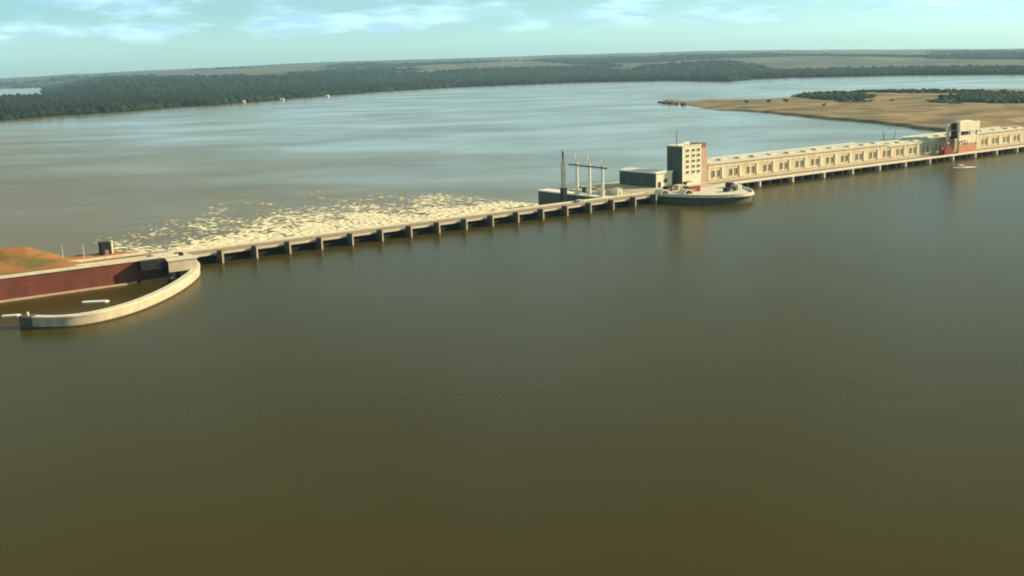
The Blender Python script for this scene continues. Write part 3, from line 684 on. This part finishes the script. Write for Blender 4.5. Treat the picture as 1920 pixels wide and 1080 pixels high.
# string course
MB().box(9.5, X1, 21.7, 21.996, 15.0, 15.35).box(9.5, X1, 21.5, 21.996, 5.9, 6.4).build('string_course', concrete_pale, ph)
wp = None; pil = None; vent = None; rn = random.Random(5)
k = 0
while True:
    c = 18.5 + 20.5 * k
    if c > X1 - 8: break
    if not (322 < c < 372):
        pass
    for dx in (-3.1, 3.1):
        if wp is None: wp = window(ph, c + dx, 22, 7.9, 2.1, 5.2, concrete_pale, .5)
        else: dup_tree(wp, ph, (c + dx, 22, 7.9))
    if pil is None:
        pil = MB().box(-.9, .9, -.9, -.003, 6.41, 14.99).build('pilaster', plaster_pale, ph); pil.location = (c + 7, 22, 0)
    else: dup(pil, ph, (c + 7, 22, 0))
    zt = [z for a, b2, z in secs if a <= c < b2][0]
    if vent is None:
        vent = MB().box(-4, 4, -2.5, 2.5, 0, 1.5).build('roof_vent', concrete_pale, ph, bevel=.15); vent.location = (c - 1, 33, zt + .7)
    else: dup(vent, ph, (c + rn.uniform(-2, 2), 33 + rn.uniform(-1, 3), zt + rn.uniform(.2, .8)))
    k += 1

# gantry crane over the intake deck
gc = thing('gantry_crane', 'tall cream gantry crane astride the intake deck', 'crane', 735, 20, 4.66)
for (x_, y_) in ((5, 0), (36, 0), (1, 9), (36, 9)):
    lg = MB().box(x_ - 1.3, x_ + 1.3, y_ - 1, y_ + 1, 1.2, 20.4).build('leg', plaster_pale, gc)
    MB().box(x_ - 2.6, x_ + 2.6, y_ - .7, y_ + .7, 0, 1.195).build('bogie', dark_steel, lg)
box('centre_leg', plaster_pale, gc, 23, 26.5, -.9, .9, 16.605, 20.4)
box('cross_girder', plaster_pale, gc, 3.6, 38, -1.4, 1.4, 20.405, 29.0)
box('rear_girder', plaster_pale, gc, -1, 38, 7.6, 10.4, 20.405, 27)
box('end_tie', dark_steel, gc, 3.61, 6, 1.41, 7.59, 22, 28.2); box('end_tie', plaster_pale, gc, 35, 37.5, 1.41, 7.59, 21.5, 26)  # left tie coloured dark for the crane's shaded end
box('machinery_house', plaster_pale, gc, 9, 30, 1.41, 7.59, 23, 29.8)
box('front_brace', plaster_pale, gc, 6.31, 34.69, -.8, .8, 9, 16.6)
box('rear_shade', dark_steel, gc, 6.31, 34.69, 8.5, 9.5, 13, 20.4)  # dark slab behind the openings paints the rear structure's shadow side
box('operator_cabin', glass, gc, 30.5, 34, 1.42, 5, 24, 27.5)
# red and orange machinery beside and under the crane
rm = thing('trash_rake_machine', 'dark red machine with upright arms left of the gantry crane', 'machine', 712, 19, 4.66)
box('body', red_paint, rm, 2, 15, -1, 5, .8, 5.4)
box('chassis', dark_steel, rm, 1, 16, -1.4, 5.4, 0, .795)
MB().beam((3, 0, 5.4), (1, 0, 11.5), .7).beam((7, 2, 5.4), (9, 1, 11), .8).beam((12, 0, 5.4), (12, 0, 10), .8).beam((1, 0, 11.5), (9, 1, 9), .4).build('lifting_arm', red_paint, rm)
rp_ = thing('red_post', 'thin dark red post standing alone left of the red machine', 'post', 706, 17, 4.66)
MB().beam((0, 0, 0), (0, 0, 9.5), .6).box(-1, 1, -1, 1, 0, .6).build('post', red_paint, rp_); MB().beam((-1, 0, 5), (1.5, 0, 5.5), .3).build('bracket', red_paint, rp_)
om = thing('stoplog_frame', 'pale orange steel frame stack under the gantry crane', 'steel frame', 735, 17, 4.66)
for z0 in (0, 2.7, 5.4): MB().box(0, 32, 0, .8, z0 + .01, z0 + 2.5).box(0, 32, .81, 2.4, z0 + .01, z0 + .4).build('stoplog', orange_paint, om)
MB().beam((3, 1, 8), (3, 1, 11.5), .6).beam((12, 1, 8), (13, 1, 12.2), .6).beam((18, 1, 8), (17, 1, 11), .6).beam((3, 1, 11.3), (13, 1, 12), .4).build('lifting_beam', red_paint, om)

# things seen above the powerhouse roof: a far line portal and a dark islet
lp = thing('line_portal', 'thin dark portal with two leaning spikes above the powerhouse roof', 'gantry', 719, 84, -9)
MB().box(-12, 24, -3, 10, -5, -.005).build('footing', concrete_old, lp)
MB().beam((-4, 0, 0), (-4, 0, 27), .5).beam((13, 0, 0), (13, 0, 27), .5).beam((-4, 0, 26), (-5.5, 0, 35.5), .3).beam((-4, 0, 26), (-2.5, 0, 33), .25).beam((13, 0, 26), (16, 0, 34.5), .3).build('post', dark_steel, lp)
MB().beam((-10, 0, 26), (24, 0, 24.6), .5).build('crossbeam', dark_steel, lp)
w = unproj(1746, 264, -9)
isl = MB(); 
ix, iy = np.meshgrid(np.linspace(-50, 50, 60), np.linspace(-30, 30, 30), indexing='ij')
iz = -4 + 9 * np.clip(1 - (ix / 42) ** 2 - (iy / 22) ** 2, 0, 1) * (0.5 + fbm(ix / 14 + 9, iy / 14 + 9, 3, 90)) 
me = np_mesh('islet', np.stack([ix, iy, iz], -1).reshape(-1, 3), grid_faces(60, 30), True)
io = link('islet', me, rockm, location=(w[0], w[1], -9), rot=-.1); io['kind'] = 'structure'
pts = []; 
for k in range(70):
    a = random.uniform(0, 6.28); rr_ = random.random() ** .5; pts.append((w[0] + 30 * rr_ * math.cos(a), w[1] + 15 * rr_ * math.sin(a), -7))
scatter('islet_scrub', leaf, np.array(pts), rng.uniform(3, 5, 70), rng.uniform(3, 5, 70))

# ------------------------------------------------------------------ curved quay in front of the tower
CQ = smooth_poly([(325, 1.9), (327, -4), (330, -14), (335, -27), (342, -37), (351, -44), (362, -47.5), (372, -46), (381, -39), (389, -29), (396, -17), (402, -4), (405, 13.6)], 3)
cq = thing('curved_quay', 'rounded concrete quay bulging into the reservoir below the tower', 'quay', 0, 0, 0)
def inset(P, d):
    cx, cy = 362, -10; return [(cx + (x - cx) * (1 - d), cy + (y - cy) * (1 - d)) for x, y in P]
MB().prism(inset(CQ, .05), -8, 4.6).build('wall', mat('shade dark concrete', (.12, .11, .095), (.07, .065, .06), .3, .8), cq)  # shade of the unlit quay face is put into this dark colour
MB().prism(CQ, 4.605, 5.4).build('coping', concrete_pale, cq)
MB().strip(inset(CQ, .03)[6:-6], .8, 5.404, 6.6).build('parapet', concrete_pale, cq)
for s_, t_, w_, d_, h_, lab, nm, cat, m in [(330, 2, 9, 7, 3.6, 'low pale vaulted shelter at the left end of the curved quay', 'shelter', 'shelter', concrete_pale), (343, -9, 9, 6, 3.4, 'pale vaulted shelter in the middle of the curved quay', 'shelter', 'shelter', concrete_pale),
        (356, -2, 12, 6, 4.2, 'dark brown flat machinery container on the quay', 'container', 'container', red_paint), (374, -22, 10, 4, 2.4, 'long low dark container near the quay edge', 'container', 'container', dark_steel),
        (385, -20, 4, 4, 3.4, 'small white cabin near the right tip of the quay', 'cabin', 'cabin', white_steel), (392, -6, 4, 5, 3.2, 'dark cabin closest to the intake bays', 'cabin', 'cabin', dark_steel),
        (352, 18, 6, 4, 3.2, 'dark van sized hut on the platform before the tower', 'hut', 'hut', dark_steel), (366, 20, 7, 5, 3.0, 'cream hut in front of the low hall', 'hut', 'hut', plaster)]:
    o = thing(nm, lab, cat, s_, t_, 5.41 if t_ < 5 else 4.61)
    if nm == 'shelter':
        g = MB(); n_ = 10; arc = [(w_ / 2 * math.cos(math.pi * k / n_), h_ * math.sin(math.pi * k / n_)) for k in range(n_ + 1)]
        arc2 = [(x * .86, z * .84) for x, z in arc]
        vs = [(x, y, z) for y in (-d_ / 2, d_ / 2) for x, z in arc] + [(x, y, z) for y in (-d_ / 2, d_ / 2) for x, z in arc2]; N1 = n_ + 1
        for k in range(n_): pass
        fs = []
        for k in range(n_):
            fs += [(k, k + 1, N1 + k + 1, N1 + k), (2 * N1 + k, 3 * N1 + k, 3 * N1 + k + 1, 2 * N1 + k + 1), (k, 2 * N1 + k, 2 * N1 + k + 1, k + 1), (N1 + k, N1 + k + 1, 3 * N1 + k + 1, 3 * N1 + k)]
        g.add(vs, fs).build('vault', m, o); box('back_panel', dark_steel, o, -w_ * .35, w_ * .35, d_ * .2, d_ * .3, 0.01, h_ * .6)
    else:
        box('body', m, o, -w_ / 2, w_ / 2, -d_ / 2, d_ / 2, 0, h_, bevel=.12); box('roof', roofing if m is not dark_steel else dark_steel, o, -w_ / 2 - .2, w_ / 2 + .2, -d_ / 2 - .2, d_ / 2 + .2, h_ + .003, h_ + .3)
        box('door', grey_steel, o, -w_ * .2, w_ * .1, -d_ / 2 - .07, -d_ / 2 - .004, .05, min(h_ * .75, 2.2))

# embankment continuing right of the powerhouse
em = MB().prism([(905, 14), (2600, 14), (2600, 110), (905, 110)], -13, 6).build('embankment', pm, None, location=loc(0, 0, 0), rot=ANG); em['kind'] = 'structure'

# ------------------------------------------------------------------ haze
hz = MB().box(-27000, 27000, -2700, 23500, -15.5, 420).build('haze', None); hz['kind'] = 'stuff'
hm = bpy.data.materials.new('haze'); hm.use_nodes = True; n = hm.node_tree.nodes; l = hm.node_tree.links; n.remove(n['Principled BSDF'])
pv = n.new('ShaderNodeVolumePrincipled'); pv.inputs['Color'].default_value = (.44, .75, 1.0, 1); pv.inputs['Density'].default_value = 2.7e-5; pv.inputs['Anisotropy'].default_value = 0.1
l.new(pv.outputs[0], n['Material Output'].inputs['Volume']); hz.data.materials.append(hm)
